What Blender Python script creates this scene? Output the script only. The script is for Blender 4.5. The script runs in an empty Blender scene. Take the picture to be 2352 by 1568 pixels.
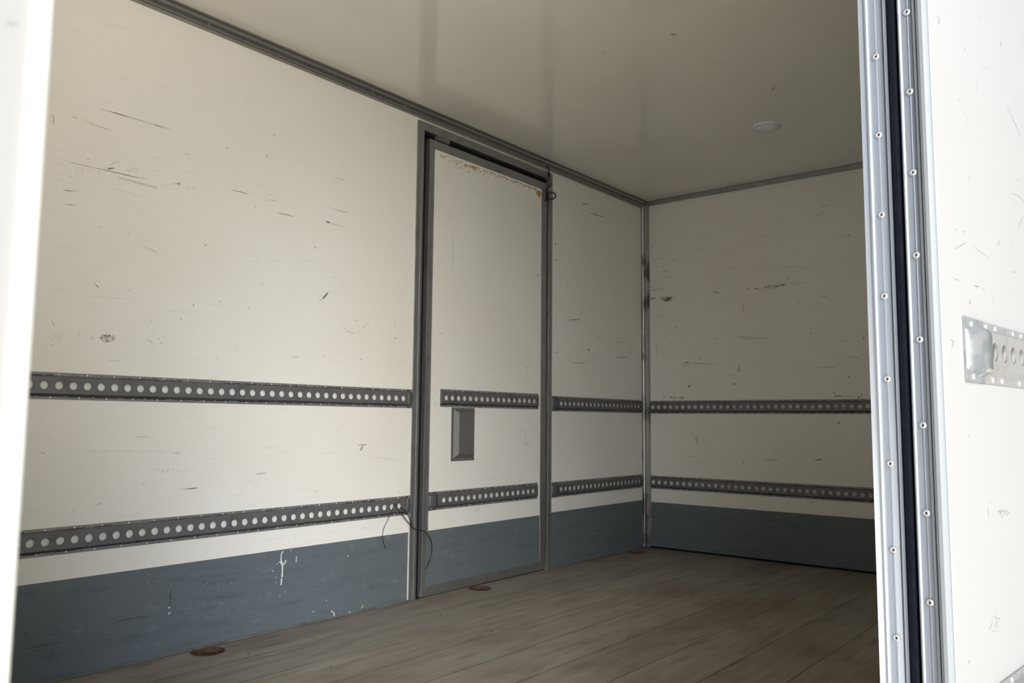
import bpy, bmesh, math, random
from mathutils import Vector, Matrix
random.seed(7)
S = bpy.context.scene
COL = S.collection

# ------------------------------------------------------------------ camera
FPX = 1872.37                                   # focal length in pixels of the 2352 px wide frame
CZ = 0.816
_yaw, _pit, _rol = math.radians(39.0681), math.radians(5.528), math.radians(0.5178)
F = Vector((math.cos(_yaw)*math.cos(_pit), math.sin(_yaw)*math.cos(_pit), math.sin(_pit)))
_r = Vector((math.sin(_yaw), -math.cos(_yaw), 0)); _u = _r.cross(F)
R = _r*math.cos(_rol) + _u*math.sin(_rol)
U = _u*math.cos(_rol) - _r*math.sin(_rol)
EYE = Vector((0, 0, CZ))
cd = bpy.data.cameras.new('camera'); cam = bpy.data.objects.new('camera', cd); COL.objects.link(cam)
m = Matrix.Identity(4)
for i in range(3):
    m[i][0], m[i][1], m[i][2], m[i][3] = R[i], U[i], -F[i], EYE[i]
cam.matrix_world = m
cd.sensor_width = 36.0; cd.lens = 36.0*FPX/2352; cd.clip_start = 0.02; cd.clip_end = 500
cd.dof.use_dof = True; cd.dof.focus_distance = 1.45; cd.dof.aperture_fstop = 16
S.camera = cam

# ------------------------------------------------------------------ sky and exposure
S.view_settings.view_transform = 'Standard'; S.view_settings.look = 'None'
S.view_settings.exposure = 0.85; S.view_settings.gamma = 1.0; S.view_settings.use_curve_mapping = False
SKY = 0.35
w = bpy.data.worlds.new('sky'); S.world = w; w.use_nodes = True
nt = w.node_tree; N = nt.nodes; Lk = nt.links; N.clear()
out = N.new('ShaderNodeOutputWorld'); bg = N.new('ShaderNodeBackground')
tc = N.new('ShaderNodeTexCoord'); mp = N.new('ShaderNodeMapping'); mp.inputs['Scale'].default_value = (1.4, 1.4, 4.5)
no = N.new('ShaderNodeTexNoise'); no.inputs['Scale'].default_value = 1.6; no.inputs['Detail'].default_value = 5
cr = N.new('ShaderNodeValToRGB'); e = cr.color_ramp.elements
e[0].position = 0.40; e[0].color = (0.62, 0.72, 0.86, 1); e[1].position = 0.58; e[1].color = (1.0, 0.99, 0.97, 1)
Lk.new(tc.outputs['Generated'], mp.inputs['Vector']); Lk.new(mp.outputs['Vector'], no.inputs['Vector'])
Lk.new(no.outputs['Fac'], cr.inputs['Fac']); Lk.new(cr.outputs['Color'], bg.inputs['Color'])
# glow lobe added to the sky, aimed through the doorway to brighten the interior
GLOW, GDIR = 12.0, Vector((-0.59, -0.67, 0.28)).normalized()
nv = N.new('ShaderNodeVectorMath'); nv.operation = 'NORMALIZE'; Lk.new(tc.outputs['Generated'], nv.inputs[0])
dp = N.new('ShaderNodeVectorMath'); dp.operation = 'DOT_PRODUCT'; Lk.new(nv.outputs[0], dp.inputs[0]); dp.inputs[1].default_value = GDIR
mr = N.new('ShaderNodeMapRange'); mr.interpolation_type = 'SMOOTHSTEP'; Lk.new(dp.outputs['Value'], mr.inputs['Value'])
for k, q in zip(('From Min', 'From Max', 'To Min', 'To Max'), (0.88, 0.99, SKY, SKY+GLOW)): mr.inputs[k].default_value = q
Lk.new(mr.outputs['Result'], bg.inputs['Strength'])
Lk.new(bg.outputs['Background'], out.inputs['Surface'])

sd = bpy.data.lights.new('veiled_sun', 'SUN'); sd.energy = 24.0; sd.angle = math.radians(6); sd.color = (1, 0.96, 0.9)
sun = bpy.data.objects.new('veiled_sun', sd); COL.objects.link(sun)
sun.rotation_euler = Vector((0.50, -0.12, -0.86)).to_track_quat('-Z', 'Y').to_euler()

# ------------------------------------------------------------------ main measures (metres)
H = 2.3                                         # floor to ceiling
WY = 2.7387                                     # face of the left wall
EX = 4.7889                                     # face of the front wall
RY = 0.2908                                     # inner face of the right wall
RO = 0.25                                       # its outer face at the doorway
X0 = -2.9                                       # rear end of the box
OPL, OPR = 0.0945, 1.10                         # doorway in the right wall
BLUE_L, BLUE_E = 0.306, 0.294

def ray(px, py): return F + R*((px-1176)/FPX) - U*((py-784)/FPX)
def hit(px, py, ax, val):
    r = ray(px, py); return EYE + r*((val-EYE[ax])/r[ax])
def onleft(px, py): return hit(px, py, 1, WY)
def onfront(px, py): return hit(px, py, 0, EX)
def onceil(px, py): return hit(px, py, 2, H)
def onfloor(px, py): return hit(px, py, 2, 0)

# ------------------------------------------------------------------ materials
def mat(name, col, rough=0.5, metal=0.0, spec=0.5, var=None, bump=None, alpha=None, coat=0):
    """var: list of (scale xyz, noise scale, lo, hi, colour, amount) ; bump: (scale xyz, noise scale, strength)"""
    M = bpy.data.materials.new(name); M.use_nodes = True
    t = M.node_tree; b = t.nodes['Principled BSDF']
    b.inputs['Roughness'].default_value = rough; b.inputs['Metallic'].default_value = metal
    b.inputs['Specular IOR Level'].default_value = spec
    b.inputs['Base Color'].default_value = (*col, 1)
    if coat: b.inputs['Coat Weight'].default_value = coat; b.inputs['Coat Roughness'].default_value = 0.08
    if alpha is not None: b.inputs['Alpha'].default_value = alpha
    tcn = t.nodes.new('ShaderNodeTexCoord'); prev = None
    def noise(sc, ns, det=4):
        mpn = t.nodes.new('ShaderNodeMapping'); mpn.inputs['Scale'].default_value = sc
        t.links.new(tcn.outputs['Object'], mpn.inputs['Vector'])
        n = t.nodes.new('ShaderNodeTexNoise'); n.inputs['Scale'].default_value = ns; n.inputs['Detail'].default_value = det
        t.links.new(mpn.outputs['Vector'], n.inputs['Vector']); return n.outputs['Fac']
    for sc, ns, lo, hi, c2, amt in (var or []):
        f = noise(sc, ns)
        mr = t.nodes.new('ShaderNodeMapRange'); mr.inputs['From Min'].default_value = lo; mr.inputs['From Max'].default_value = hi
        mr.inputs['To Max'].default_value = amt; t.links.new(f, mr.inputs['Value'])
        mx = t.nodes.new('ShaderNodeMix'); mx.data_type = 'RGBA'
        t.links.new(mr.outputs['Result'], mx.inputs['Factor'])
        if prev is None: mx.inputs['A'].default_value = (*col, 1)
        else: t.links.new(prev, mx.inputs['A'])
        mx.inputs['B'].default_value = (*c2, 1); prev = mx.outputs['Result']
    if prev is not None: t.links.new(prev, b.inputs['Base Color'])
    if bump:
        f = noise(bump[0], bump[1], 3); bn = t.nodes.new('ShaderNodeBump'); bn.inputs['Strength'].default_value = bump[2]
        bn.inputs['Distance'].default_value = 0.002
        t.links.new(f, bn.inputs['Height']); t.links.new(bn.outputs['Normal'], b.inputs['Normal'])
    return M

WH = (0.885, 0.865, 0.815)
M = {}
M['paint'] = mat('white_panel_paint', WH, 0.38, var=[
    ((1, 1, 9), 7, 0.62, 0.80, (0.42, 0.40, 0.36), 0.15),
    ((3, 3, 60), 9, 0.66, 0.80, (0.25, 0.24, 0.22), 0.18),
    ((1, 1, 1), 120, 0.73, 0.78, (0.16, 0.15, 0.13), 0.45),
    ((1, 1, 1), 1.3, 0.45, 0.75, (0.80, 0.745, 0.60), 0.35)], bump=((1, 1, 6), 30, 0.05))
M['blue'] = mat('blue_grey_kick_paint', (0.130, 0.155, 0.172), 0.5, var=[
    ((1, 1, 7), 6, 0.52, 0.75, (0.085, 0.11, 0.13), 0.6),
    ((2, 2, 40), 9, 0.60, 0.78, (0.07, 0.08, 0.10), 0.5),
    ((1, 1, 2), 22, 0.60, 0.78, (0.27, 0.30, 0.32), 0.35)], bump=((1, 1, 8), 40, 0.08))
M['ceil'] = mat('glossy_ceiling_sheet', (0.86, 0.835, 0.765), 0.06, spec=0.85, var=[
    ((1, 1, 1), 2.2, 0.4, 0.8, (0.74, 0.69, 0.58), 0.35)])
M['outer'] = mat('white_outer_sheet', (0.205, 0.207, 0.208), 0.12, spec=0.4, var=[
    ((1, 1, 1), 26, 0.70, 0.80, (0.25, 0.245, 0.24), 0.3)])
M['leafskin'] = mat('pale_leaf_sheet', (0.285, 0.286, 0.29), 0.16, spec=0.45, var=[
    ((1, 1, 1), 70, 0.72, 0.80, (0.22, 0.215, 0.21), 0.4)])
M['alu'] = mat('dull_aluminium', (0.40, 0.405, 0.40), 0.42, 0.85, var=[
    ((1, 1, 1), 14, 0.50, 0.80, (0.22, 0.22, 0.21), 0.5)], bump=((1, 1, 1), 60, 0.03))
M['alud'] = mat('dark_cornice_aluminium', (0.36, 0.355, 0.33), 0.42, 0.6, var=[
    ((1, 1, 1), 25, 0.55, 0.80, (0.16, 0.16, 0.15), 0.5)])
M['corner'] = mat('scuffed_corner_aluminium', (0.46, 0.455, 0.435), 0.40, 0.7, var=[
    ((1, 1, 0.5), 11, 0.50, 0.62, (0.10, 0.10, 0.095), 0.85)])
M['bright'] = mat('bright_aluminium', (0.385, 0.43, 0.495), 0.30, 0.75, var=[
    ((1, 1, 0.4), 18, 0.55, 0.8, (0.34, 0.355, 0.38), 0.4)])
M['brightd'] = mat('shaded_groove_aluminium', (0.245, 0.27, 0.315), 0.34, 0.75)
M['rail'] = mat('weathered_galvanised_rail', (0.175, 0.175, 0.18), 0.5, 0.4, var=[
    ((1, 1, 1), 16, 0.52, 0.72, (0.11, 0.11, 0.11), 0.6),
    ((1, 1, 1), 90, 0.62, 0.74, (0.04, 0.04, 0.04), 0.6)])
M['railgrime'] = mat('rail_grime', (0.03, 0.03, 0.03), 0.7)
M['railnew'] = mat('clean_galvanised_rail', (0.27, 0.27, 0.268), 0.38, 0.4, var=[
    ((1, 1, 1), 35, 0.55, 0.8, (0.18, 0.176, 0.17), 0.6)])
M['railcap'] = mat('worn_painted_cap', (0.22, 0.228, 0.238), 0.34, 0.35, var=[
    ((1, 1, 1), 42, 0.52, 0.60, (0.13, 0.155, 0.17), 0.6)], bump=((1, 1, 1), 60, 0.25))
M['capdark'] = mat('dark_end_cap', (0.11, 0.11, 0.115), 0.5, 0.3)
M['blued'] = mat('rounded_blue_grey_edge', (0.15, 0.165, 0.18), 0.5, 0.2)
M['corn2'] = mat('cornice_groove', (0.13, 0.128, 0.12), 0.5, 0.4)
M['moulding'] = mat('white_edge_moulding', (0.62, 0.63, 0.61), 0.3)
M['pin'] = mat('bright_pin', (0.80, 0.80, 0.80), 0.3, 0.3)
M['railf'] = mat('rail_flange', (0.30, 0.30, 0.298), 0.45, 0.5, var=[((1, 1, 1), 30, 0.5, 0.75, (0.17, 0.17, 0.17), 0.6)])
M['raild'] = mat('dark_lower_rail_slope', (0.075, 0.075, 0.077), 0.6, 0.2, var=[((1, 1, 1), 60, 0.5, 0.7, (0.02, 0.02, 0.02), 0.8)])  # darker tone for the lower slope of the raised web
M['rivet'] = mat('rivet_steel', (0.36, 0.365, 0.38), 0.42, 0.6)
M['rivetdull'] = mat('dull_rivet_steel', (0.36, 0.36, 0.36), 0.35, 0.8)
M['dark'] = mat('rivet_hole_black', (0.012, 0.012, 0.013), 0.8)
M['rubber'] = mat('black_rubber', (0.0028, 0.0033, 0.006), 0.8, spec=0.04, var=[
    ((1, 1, 1), 90, 0.5, 0.8, (0.006, 0.007, 0.011), 0.7)], bump=((1, 1, 1), 200, 0.3))
M['gap'] = mat('black_gasket', (0.008, 0.008, 0.009), 0.8, spec=0.2)
M['wire'] = mat('black_cable_sheath', (0.012, 0.012, 0.012), 0.45)
M['rust'] = mat('rusty_steel', (0.11, 0.055, 0.032), 0.85, 0.1, var=[
    ((1, 1, 1), 60, 0.45, 0.65, (0.035, 0.018, 0.012), 0.9),
    ((1, 1, 1), 110, 0.55, 0.72, (0.20, 0.12, 0.075), 0.6)], bump=((1, 1, 1), 90, 0.9))
M['lamp'] = mat('white_lamp_plastic', (0.80, 0.80, 0.80), 0.25, var=[((1, 1, 1), 30, 0.5, 0.8, (0.70, 0.70, 0.70), 0.5)])
M['plate'] = mat('brushed_cover_steel', (0.17, 0.168, 0.155), 0.55, 0.25, var=[
    ((1, 1, 6), 20, 0.5, 0.8, (0.11, 0.11, 0.10), 0.5)])
M['ground'] = mat('pale_concrete_yard', (0.56, 0.535, 0.485), 0.9, var=[((1, 1, 1), 1.2, 0.4, 0.7, (0.49, 0.465, 0.42), 0.6)])
M['absorber'] = mat('dark_absorber', (0.06, 0.06, 0.06), 0.9)
M['blocker'] = mat('dark_blocker_skin', (0.10, 0.105, 0.11), 0.7)
M['sealant'] = mat('grey_sealant', (0.16, 0.155, 0.14), 0.6, var=[((1, 1, 1), 20, 0.5, 0.7, (0.07, 0.065, 0.055), 0.7)])
M['whiteseal'] = mat('white_sealant', (0.75, 0.74, 0.70), 0.5)
M['scd'] = mat('scuff_dark', (0.035, 0.03, 0.026), 0.7, alpha=0.60)
M['scm'] = mat('scuff_middle', (0.06, 0.05, 0.04), 0.7, alpha=0.33)
M['scf'] = mat('scuff_faint', (0.10, 0.085, 0.07), 0.7, alpha=0.15)
M['scr'] = mat('scuff_rust', (0.10, 0.05, 0.028), 0.8, alpha=0.7)
M['tan'] = mat('peeled_tan', (0.72, 0.47, 0.22), 0.8, alpha=0.5)
M['tand'] = mat('peeled_ochre', (0.60, 0.37, 0.11), 0.8, alpha=0.7)
M['white'] = mat('white_paint_splash', (0.80, 0.80, 0.78), 0.5)
M['pale'] = mat('pale_scrape', (0.55, 0.58, 0.60), 0.6, alpha=0.45)
M['yellow'] = mat('yellow_paint_fleck', (0.60, 0.50, 0.12), 0.6)
SC = {'d': 'scd', 'm': 'scm', 'f': 'scf', 'r': 'scr', 't': 'tan', 'o': 'tand', 'w': 'white', 'p': 'pale', 'y': 'yellow'}

def floor_material():
    Mf = bpy.data.materials.new('ribbed_plank_floor'); Mf.use_nodes = True
    t = Mf.node_tree; b = t.nodes['Principled BSDF']; L = t.links
    tcn = t.nodes.new('ShaderNodeTexCoord'); sp = t.nodes.new('ShaderNodeSeparateXYZ'); L.new(tcn.outputs['Object'], sp.inputs[0])
    def math_(op, a, bb, c=None):
        n = t.nodes.new('ShaderNodeMath'); n.operation = op
        for i, v in enumerate((a, bb, c)):
            if v is None: continue
            if isinstance(v, (int, float)): n.inputs[i].default_value = v
            else: L.new(v, n.inputs[i])
        return n.outputs[0]
    y = sp.outputs['Y']
    pitch, off = 0.2160, 2.5105
    rel = math_('DIVIDE', math_('SUBTRACT', y, off-pitch*20), pitch)
    fr = math_('FRACT', rel, 0); idx = math_('FLOOR', rel, 0)
    dist = math_('MULTIPLY', math_('MINIMUM', fr, math_('SUBTRACT', 1.0, fr)), pitch)
    joint = math_('LESS_THAN', dist, 0.0022)
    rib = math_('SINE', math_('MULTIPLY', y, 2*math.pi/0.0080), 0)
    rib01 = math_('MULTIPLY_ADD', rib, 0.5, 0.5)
    wn = t.nodes.new('ShaderNodeTexWhiteNoise'); wn.noise_dimensions = '1D'; L.new(idx, wn.inputs['W'])
    def noise(sc, ns, d=5):
        mpn = t.nodes.new('ShaderNodeMapping'); mpn.inputs['Scale'].default_value = sc
        L.new(tcn.outputs['Object'], mpn.inputs['Vector'])
        n = t.nodes.new('ShaderNodeTexNoise'); n.inputs['Scale'].default_value = ns; n.inputs['Detail'].default_value = d
        L.new(mpn.outputs['Vector'], n.inputs['Vector']); return n.outputs['Fac']
    def mix(f, a, bb):
        n = t.nodes.new('ShaderNodeMix'); n.data_type = 'RGBA'
        if isinstance(f, float): n.inputs['Factor'].default_value = f
        else: L.new(f, n.inputs['Factor'])
        for k, v in (('A', a), ('B', bb)):
            if isinstance(v, tuple): n.inputs[k].default_value = (*v, 1)
            else: L.new(v, n.inputs[k])
        return n.outputs['Result']
    def rng(v, lo, hi, a, c):
        n = t.nodes.new('ShaderNodeMapRange'); L.new(v, n.inputs['Value'])
        for k, q in zip(('From Min', 'From Max', 'To Min', 'To Max'), (lo, hi, a, c)): n.inputs[k].default_value = q
        return n.outputs['Result']
    c = mix(rng(noise((0.6, 7, 1), 4), 0.35, 0.68, 0, 1), (0.375, 0.34, 0.29), (0.29, 0.255, 0.21))
    c = mix(rng(noise((1, 60, 1), 5), 0.55, 0.75, 0, 0.55), c, (0.11, 0.095, 0.075))
    c = mix(rng(noise((0.7, 1.6, 1), 2.2), 0.46, 0.66, 0, 0.62), c, (0.20, 0.145, 0.105))
    c = mix(rng(noise((0.8, 3, 1), 6), 0.52, 0.72, 0, 0.5), c, (0.10, 0.08, 0.062))
    c = mix(rng(noise((1.5, 90, 1), 4), 0.68, 0.78, 0, 0.5), c, (0.45, 0.42, 0.36))
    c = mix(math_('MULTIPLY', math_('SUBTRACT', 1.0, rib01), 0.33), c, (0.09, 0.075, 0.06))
    c = mix(math_('MULTIPLY', wn.outputs['Value'], 0.22), c, (0.13, 0.115, 0.10))
    c = mix(math_('MULTIPLY', joint, 0.85), c, (0.03, 0.026, 0.022))
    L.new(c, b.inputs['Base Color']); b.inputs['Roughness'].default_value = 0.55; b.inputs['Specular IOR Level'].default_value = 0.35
    bn = t.nodes.new('ShaderNodeBump'); bn.inputs['Strength'].default_value = 0.5; bn.inputs['Distance'].default_value = 0.0012
    h = math_('SUBTRACT', rib01, math_('MULTIPLY', joint, 2.0)); L.new(h, bn.inputs['Height']); L.new(bn.outputs['Normal'], b.inputs['Normal'])
    return Mf
M['floor'] = floor_material()

# ------------------------------------------------------------------ mesh helpers
class MB:
    def __init__(self): self.v = []; self.f = []; self.mi = []; self.sm = []; self.mats = []
    def slot(self, m):
        if m not in self.mats: self.mats.append(m)
        return self.mats.index(m)
    def face(self, pts, m, smooth=False):
        i = len(self.v); self.v += [tuple(p) for p in pts]; self.f.append(tuple(range(i, i+len(pts))))
        self.mi.append(self.slot(m)); self.sm.append(smooth)
    def box(self, a, b, m):
        x0, y0, z0 = (min(a[i], b[i]) for i in range(3)); x1, y1, z1 = (max(a[i], b[i]) for i in range(3))
        P = [(x0, y0, z0), (x1, y0, z0), (x1, y1, z0), (x0, y1, z0), (x0, y0, z1), (x1, y0, z1), (x1, y1, z1), (x0, y1, z1)]
        i = len(self.v); self.v += P; k = self.slot(m)
        for q in ((3, 2, 1, 0), (4, 5, 6, 7), (0, 1, 5, 4), (1, 2, 6, 5), (2, 3, 7, 6), (3, 0, 4, 7)):
            self.f.append(tuple(i+j for j in q)); self.mi.append(k); self.sm.append(False)
    def sweep(self, prof, T, t0, t1, m, closed=True, caps=True, smooth=False):
        """prof: list of 2D points; T(u, v, t) -> 3D; swept from t0 to t1. m: one name or one per side"""
        n = len(prof); i = len(self.v)
        for t in (t0, t1): self.v += [tuple(T(u, v, t)) for u, v in prof]
        for k in range(n if closed else n-1):
            j = (k+1) % n; self.f.append((i+k, i+j, i+n+j, i+n+k))
            self.mi.append(self.slot(m if isinstance(m, str) else m[k])); self.sm.append(smooth)
        if closed and caps:
            mm = m if isinstance(m, str) else m[0]
            self.f.append(tuple(i+k for k in reversed(range(n)))); self.mi.append(self.slot(mm)); self.sm.append(False)
            self.f.append(tuple(i+n+k for k in range(n))); self.mi.append(self.slot(mm)); self.sm.append(False)
    def lathe(self, prof, T, m, n=16, smooth=True):
        """prof: (radius, height); T(x, y, h) -> 3D"""
        i = len(self.v); k = len(prof)
        for a in range(n):
            c, s = math.cos(2*math.pi*a/n), math.sin(2*math.pi*a/n)
            self.v += [tuple(T(r*c, r*s, h)) for r, h in prof]
        for a in range(n):
            b = (a+1) % n
            for q in range(k-1):
                self.f.append((i+a*k+q, i+b*k+q, i+b*k+q+1, i+a*k+q+1))
                self.mi.append(self.slot(m if isinstance(m, str) else m[q])); self.sm.append(smooth)
    def tube(self, pts, r, m, n=8):
        pts = [Vector(p) for p in pts]; rings = []; i0 = len(self.v)
        for k, p in enumerate(pts):
            d = (pts[min(k+1, len(pts)-1)]-pts[max(k-1, 0)]).normalized()
            a = d.cross(Vector((0, 1, 0)));  a = a if a.length > 1e-4 else d.cross(Vector((1, 0, 0))); a.normalize(); b = d.cross(a)
            self.v += [tuple(p+(a*math.cos(2*math.pi*q/n)+b*math.sin(2*math.pi*q/n))*r) for q in range(n)]
        for k in range(len(pts)-1):
            for q in range(n):
                p2 = (q+1) % n
                self.f.append((i0+k*n+q, i0+k*n+p2, i0+(k+1)*n+p2, i0+(k+1)*n+q)); self.mi.append(self.slot(m)); self.sm.append(True)
        for base in (i0, i0+(len(pts)-1)*n):
            self.f.append(tuple(base+q for q in range(n))); self.mi.append(self.slot(m)); self.sm.append(False)
    def mesh(self, name, fix=True):
        me = bpy.data.meshes.new(name); me.from_pydata(self.v, [], self.f)
        for k in self.mats: me.materials.append(M[k])
        me.polygons.foreach_set('material_index', self.mi); me.polygons.foreach_set('use_smooth', self.sm)
        if fix:
            bm = bmesh.new(); bm.from_mesh(me); bmesh.ops.remove_doubles(bm, verts=bm.verts, dist=1e-6)
            bmesh.ops.recalc_face_normals(bm, faces=bm.faces); bm.to_mesh(me); bm.free()
        me.update(); return me
    def build(self, name, parent=None, bevel=0, fix=True):
        o = bpy.data.objects.new(name, self.mesh(name, fix)); COL.objects.link(o)
        if parent: o.parent = parent
        if bevel:
            b = o.modifiers.new('bevel', 'BEVEL'); b.width = bevel; b.segments = 2; b.limit_method = 'ANGLE'; b.angle_limit = math.radians(40)
        return o

def tag(o, label=None, cat=None, group=None, kind=None):
    if label: o['label'] = label
    if cat: o['category'] = cat
    if group: o['group'] = group
    if kind: o['kind'] = kind
    return o
def struct(o, label, cat): return tag(o, label, cat, kind='structure')
def empty(name, loc=(0, 0, 0)):
    o = bpy.data.objects.new(name, None); COL.objects.link(o); o.location = loc; o.empty_display_size = 0.1; return o
def smooth_path(pts, n=6):
    P = [Vector(p) for p in pts]; P = [2*P[0]-P[1]] + P + [2*P[-1]-P[-2]]; o = []
    for i in range(1, len(P)-2):
        for k in range(n):
            t = k/n
            o.append(0.5*((2*P[i])+(P[i+1]-P[i-1])*t+(2*P[i-1]-5*P[i]+4*P[i+1]-P[i+2])*t*t+(3*P[i]-P[i-1]-3*P[i+1]+P[i+2])*t**3))
    o.append(P[-2]); return o

# scuffs: thin marks lying on the wall, part of the wall's own mesh
class Marks:
    def __init__(self, mb, fn, nrm): self.mb, self.fn, self.n, self.k = mb, fn, Vector(nrm), 0
    def lift(self): self.k += 1; return 0.0004 + 0.00002*(self.k % 20)
    def stroke(self, pts, wpx, c, taper=True, jit=0.25):
        P = []
        for i in range(len(pts)-1):
            (x0, y0), (x1, y1) = pts[i], pts[i+1]; n = max(2, int(math.hypot(x1-x0, y1-y0)/6))
            P += [(x0+(x1-x0)*k/n, y0+(y1-y0)*k/n) for k in range(n)]
        P.append(pts[-1]); h = self.lift(); wpx *= 0.85; L_, R_ = [], []
        for i, (x, y) in enumerate(P):
            a, b = P[max(i-1, 0)], P[min(i+1, len(P)-1)]; dx, dy = b[0]-a[0], b[1]-a[1]; l = math.hypot(dx, dy) or 1
            t = i/(len(P)-1); ww = wpx*0.5*((0.35+0.65*math.sin(math.pi*min(max(t, 0.03), 0.97))) if taper else 1)*(1+random.uniform(-jit, jit))
            ox, oy = -dy/l*ww, dx/l*ww
            L_.append(self.fn(x+ox, y+oy)+self.n*h); R_.append(self.fn(x-ox, y-oy)+self.n*h)
        for i in range(len(P)-1): self.mb.face([L_[i], L_[i+1], R_[i+1], R_[i]], SC[c])
    def blob(self, x, y, rx, ry, c, n=9):
        h = self.lift(); rx *= 0.8; ry *= 0.8
        self.mb.face([self.fn(x+rx*random.uniform(.6, 1.15)*math.cos(2*math.pi*k/n), y+ry*random.uniform(.6, 1.15)*math.sin(2*math.pi*k/n))+self.n*h for k in range(n)], SC[c])
    def scatter(self, x, y, rx, ry, n, c, size=(1, 4), ang=None):
        for _ in range(n):
            a = random.uniform(0, 6.283); q = math.sqrt(random.random()); px, py = x+rx*q*math.cos(a), y+ry*q*math.sin(a)
            t = random.uniform(0, 3.14) if ang is None else ang+random.uniform(-.25, .25); l = random.uniform(*size)
            self.stroke([(px, py), (px+l*math.cos(t), py+l*math.sin(t))], random.uniform(0.8, 1.8), c)

# rivets and rails
def rivet_mesh(name, r, m, hole=True, h=None):
    b = MB(); h = h or r*0.45; I = lambda x, y, z: (x, y, z)
    if hole:
        b.lathe([(r*1.0, 0), (r*0.96, h*0.45), (r*0.72, h*0.95), (r*0.45, h), (r*0.30, h*0.85), (r*0.26, h*0.2), (0.0001, h*0.15)], I, [m, m, m, m, 'dark', 'dark'], 14)
    else:
        b.lathe([(r, 0), (r*0.92, h*0.55), (r*0.6, h*0.9), (0.0001, h)], I, m, 10)
    return b.mesh(name)
RV_BIG = rivet_mesh('rivet_shape', 0.0046, 'rivet')
RV_SM = rivet_mesh('small_rivet_shape', 0.0050, 'rivetdull', hole=True)
RV_LEAF = rivet_mesh('leaf_rivet_shape', 0.0050, 'rivet', hole=False)
RV_PIN = rivet_mesh('pin_rivet_shape', 0.0030, 'pin', hole=False)
RV_DOT = rivet_mesh('dot_rivet_shape', 0.0042, 'capdark', hole=False, h=0.0012)
def put_rivet(me, loc, nrm, parent, name='rivet'):
    o = bpy.data.objects.new(name, me); COL.objects.link(o); o.parent = parent
    o.rotation_mode = 'QUATERNION'; o.rotation_quaternion = Vector((0, 0, 1)).rotation_difference(Vector(nrm)); o.location = loc; return o

PITCH, RH, HR = 0.04355, 0.0852, 0.0128
def rail_body(n, length, start, depth, m, grime=True):
    """local: u along the rail, v up, w out of the wall. n holes from 'start'."""
    b = MB(); I = lambda u, v, t: (t, u, v)          # profile (w, v) swept along u
    zt, zb = 0.0265, -0.0245                           # raised web
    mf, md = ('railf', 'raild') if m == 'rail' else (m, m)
    T = lambda w_, v_, t: (t, v_, w_)
    fl = 0.0022
    prof_top = [(fl, RH/2), (fl, zt+0.006), (depth, zt)]
    prof_bot = [(depth, zb), (fl, zb-0.0085), (fl, -RH/2)]
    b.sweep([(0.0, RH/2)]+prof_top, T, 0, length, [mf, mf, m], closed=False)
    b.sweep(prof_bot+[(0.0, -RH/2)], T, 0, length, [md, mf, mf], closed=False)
    if grime:
        g = fl+0.0004
        for v0 in (zt+0.0058, zb-0.0105):
            u = 0
            while u < length-0.03:
                l = random.uniform(0.02, 0.16); e_ = min(u+l, length)
                if random.random() < 0.8:
                    hh = random.uniform(0.0014, 0.0042)
                    b.face([(u, v0, g), (e_, v0, g), (e_, v0+hh, g), (u, v0+hh*0.6, g)], 'railgrime')
                u = e_+random.uniform(0.0, 0.03)
    def quad(u0, u1): b.face([(u0, zb, depth), (u1, zb, depth), (u1, zt, depth), (u0, zt, depth)], m)
    c0 = start-PITCH/2
    if c0 > 1e-5: quad(0, c0)
    vm = (zt+zb)/2; NS = 24
    for k in range(n):
        uc = start+k*PITCH; hu, hv = PITCH/2, (zt-zb)/2; ci, co, cd_ = [], [], []
        angs = sorted(set([2*math.pi*q/NS for q in range(NS)] + [math.atan2(sv*hv, su*hu) % (2*math.pi) for su in (1, -1) for sv in (1, -1)]))
        for a in angs:
            c, s = math.cos(a), math.sin(a); sc = min(hu/abs(c) if abs(c) > 1e-9 else 9, hv/abs(s) if abs(s) > 1e-9 else 9)
            ci.append((uc+HR*c, vm+HR*s, depth)); co.append((uc+sc*c, vm+sc*s, depth)); cd_.append((uc+HR*0.99*c, vm+HR*0.99*s, depth-0.0022))
        for q in range(len(angs)):
            p = (q+1) % len(angs)
            b.face([co[q], co[p], ci[p], ci[q]], m); b.face([ci[q], ci[p], cd_[p], cd_[q]], m)
    e0 = start+(n-1)*PITCH+PITCH/2
    if e0 < length-1e-5: quad(e0, length)
    for u in (0, length): b.face([(u, RH/2, fl), (u, zt+.006, fl), (u, zt, depth), (u, zb, depth), (u, zb-.0085, fl), (u, -RH/2, fl), (u, -RH/2, 0), (u, RH/2, 0)], m)
    return b
def cap_mesh(length, depth, m):
    """end cap: hat section that slopes down to the wall at its far end (u = 0)"""
    b = MB(); zt, zb = 0.0285, -0.0275; fl = 0.003; sec = []
    for u, d in ((0, fl), (length*0.25, fl+(depth+.001-fl)*0.55), (length*0.6, depth+0.0012), (length, depth+0.0012)):
        k = 0.7+0.3*min(1, u/(length*0.6))
        sec.append([(u, RH/2, 0), (u, RH/2, fl), (u, zt*k+0.006, fl), (u, zt*k+0.001, fl+(d-fl)*0.7), (u, zt*k-0.004, d), (u, zb*k+0.004, d), (u, zb*k-0.001, fl+(d-fl)*0.7), (u, zb*k-0.006, fl), (u, -RH/2, fl), (u, -RH/2, 0)])
    for a, c in zip(sec, sec[1:]):
        for q in range(9): b.face([a[q], a[q+1], c[q+1], c[q]], m, smooth=2 <= q <= 6)
    b.face(sec[0], m); b.face(sec[-1], m); return b
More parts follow.
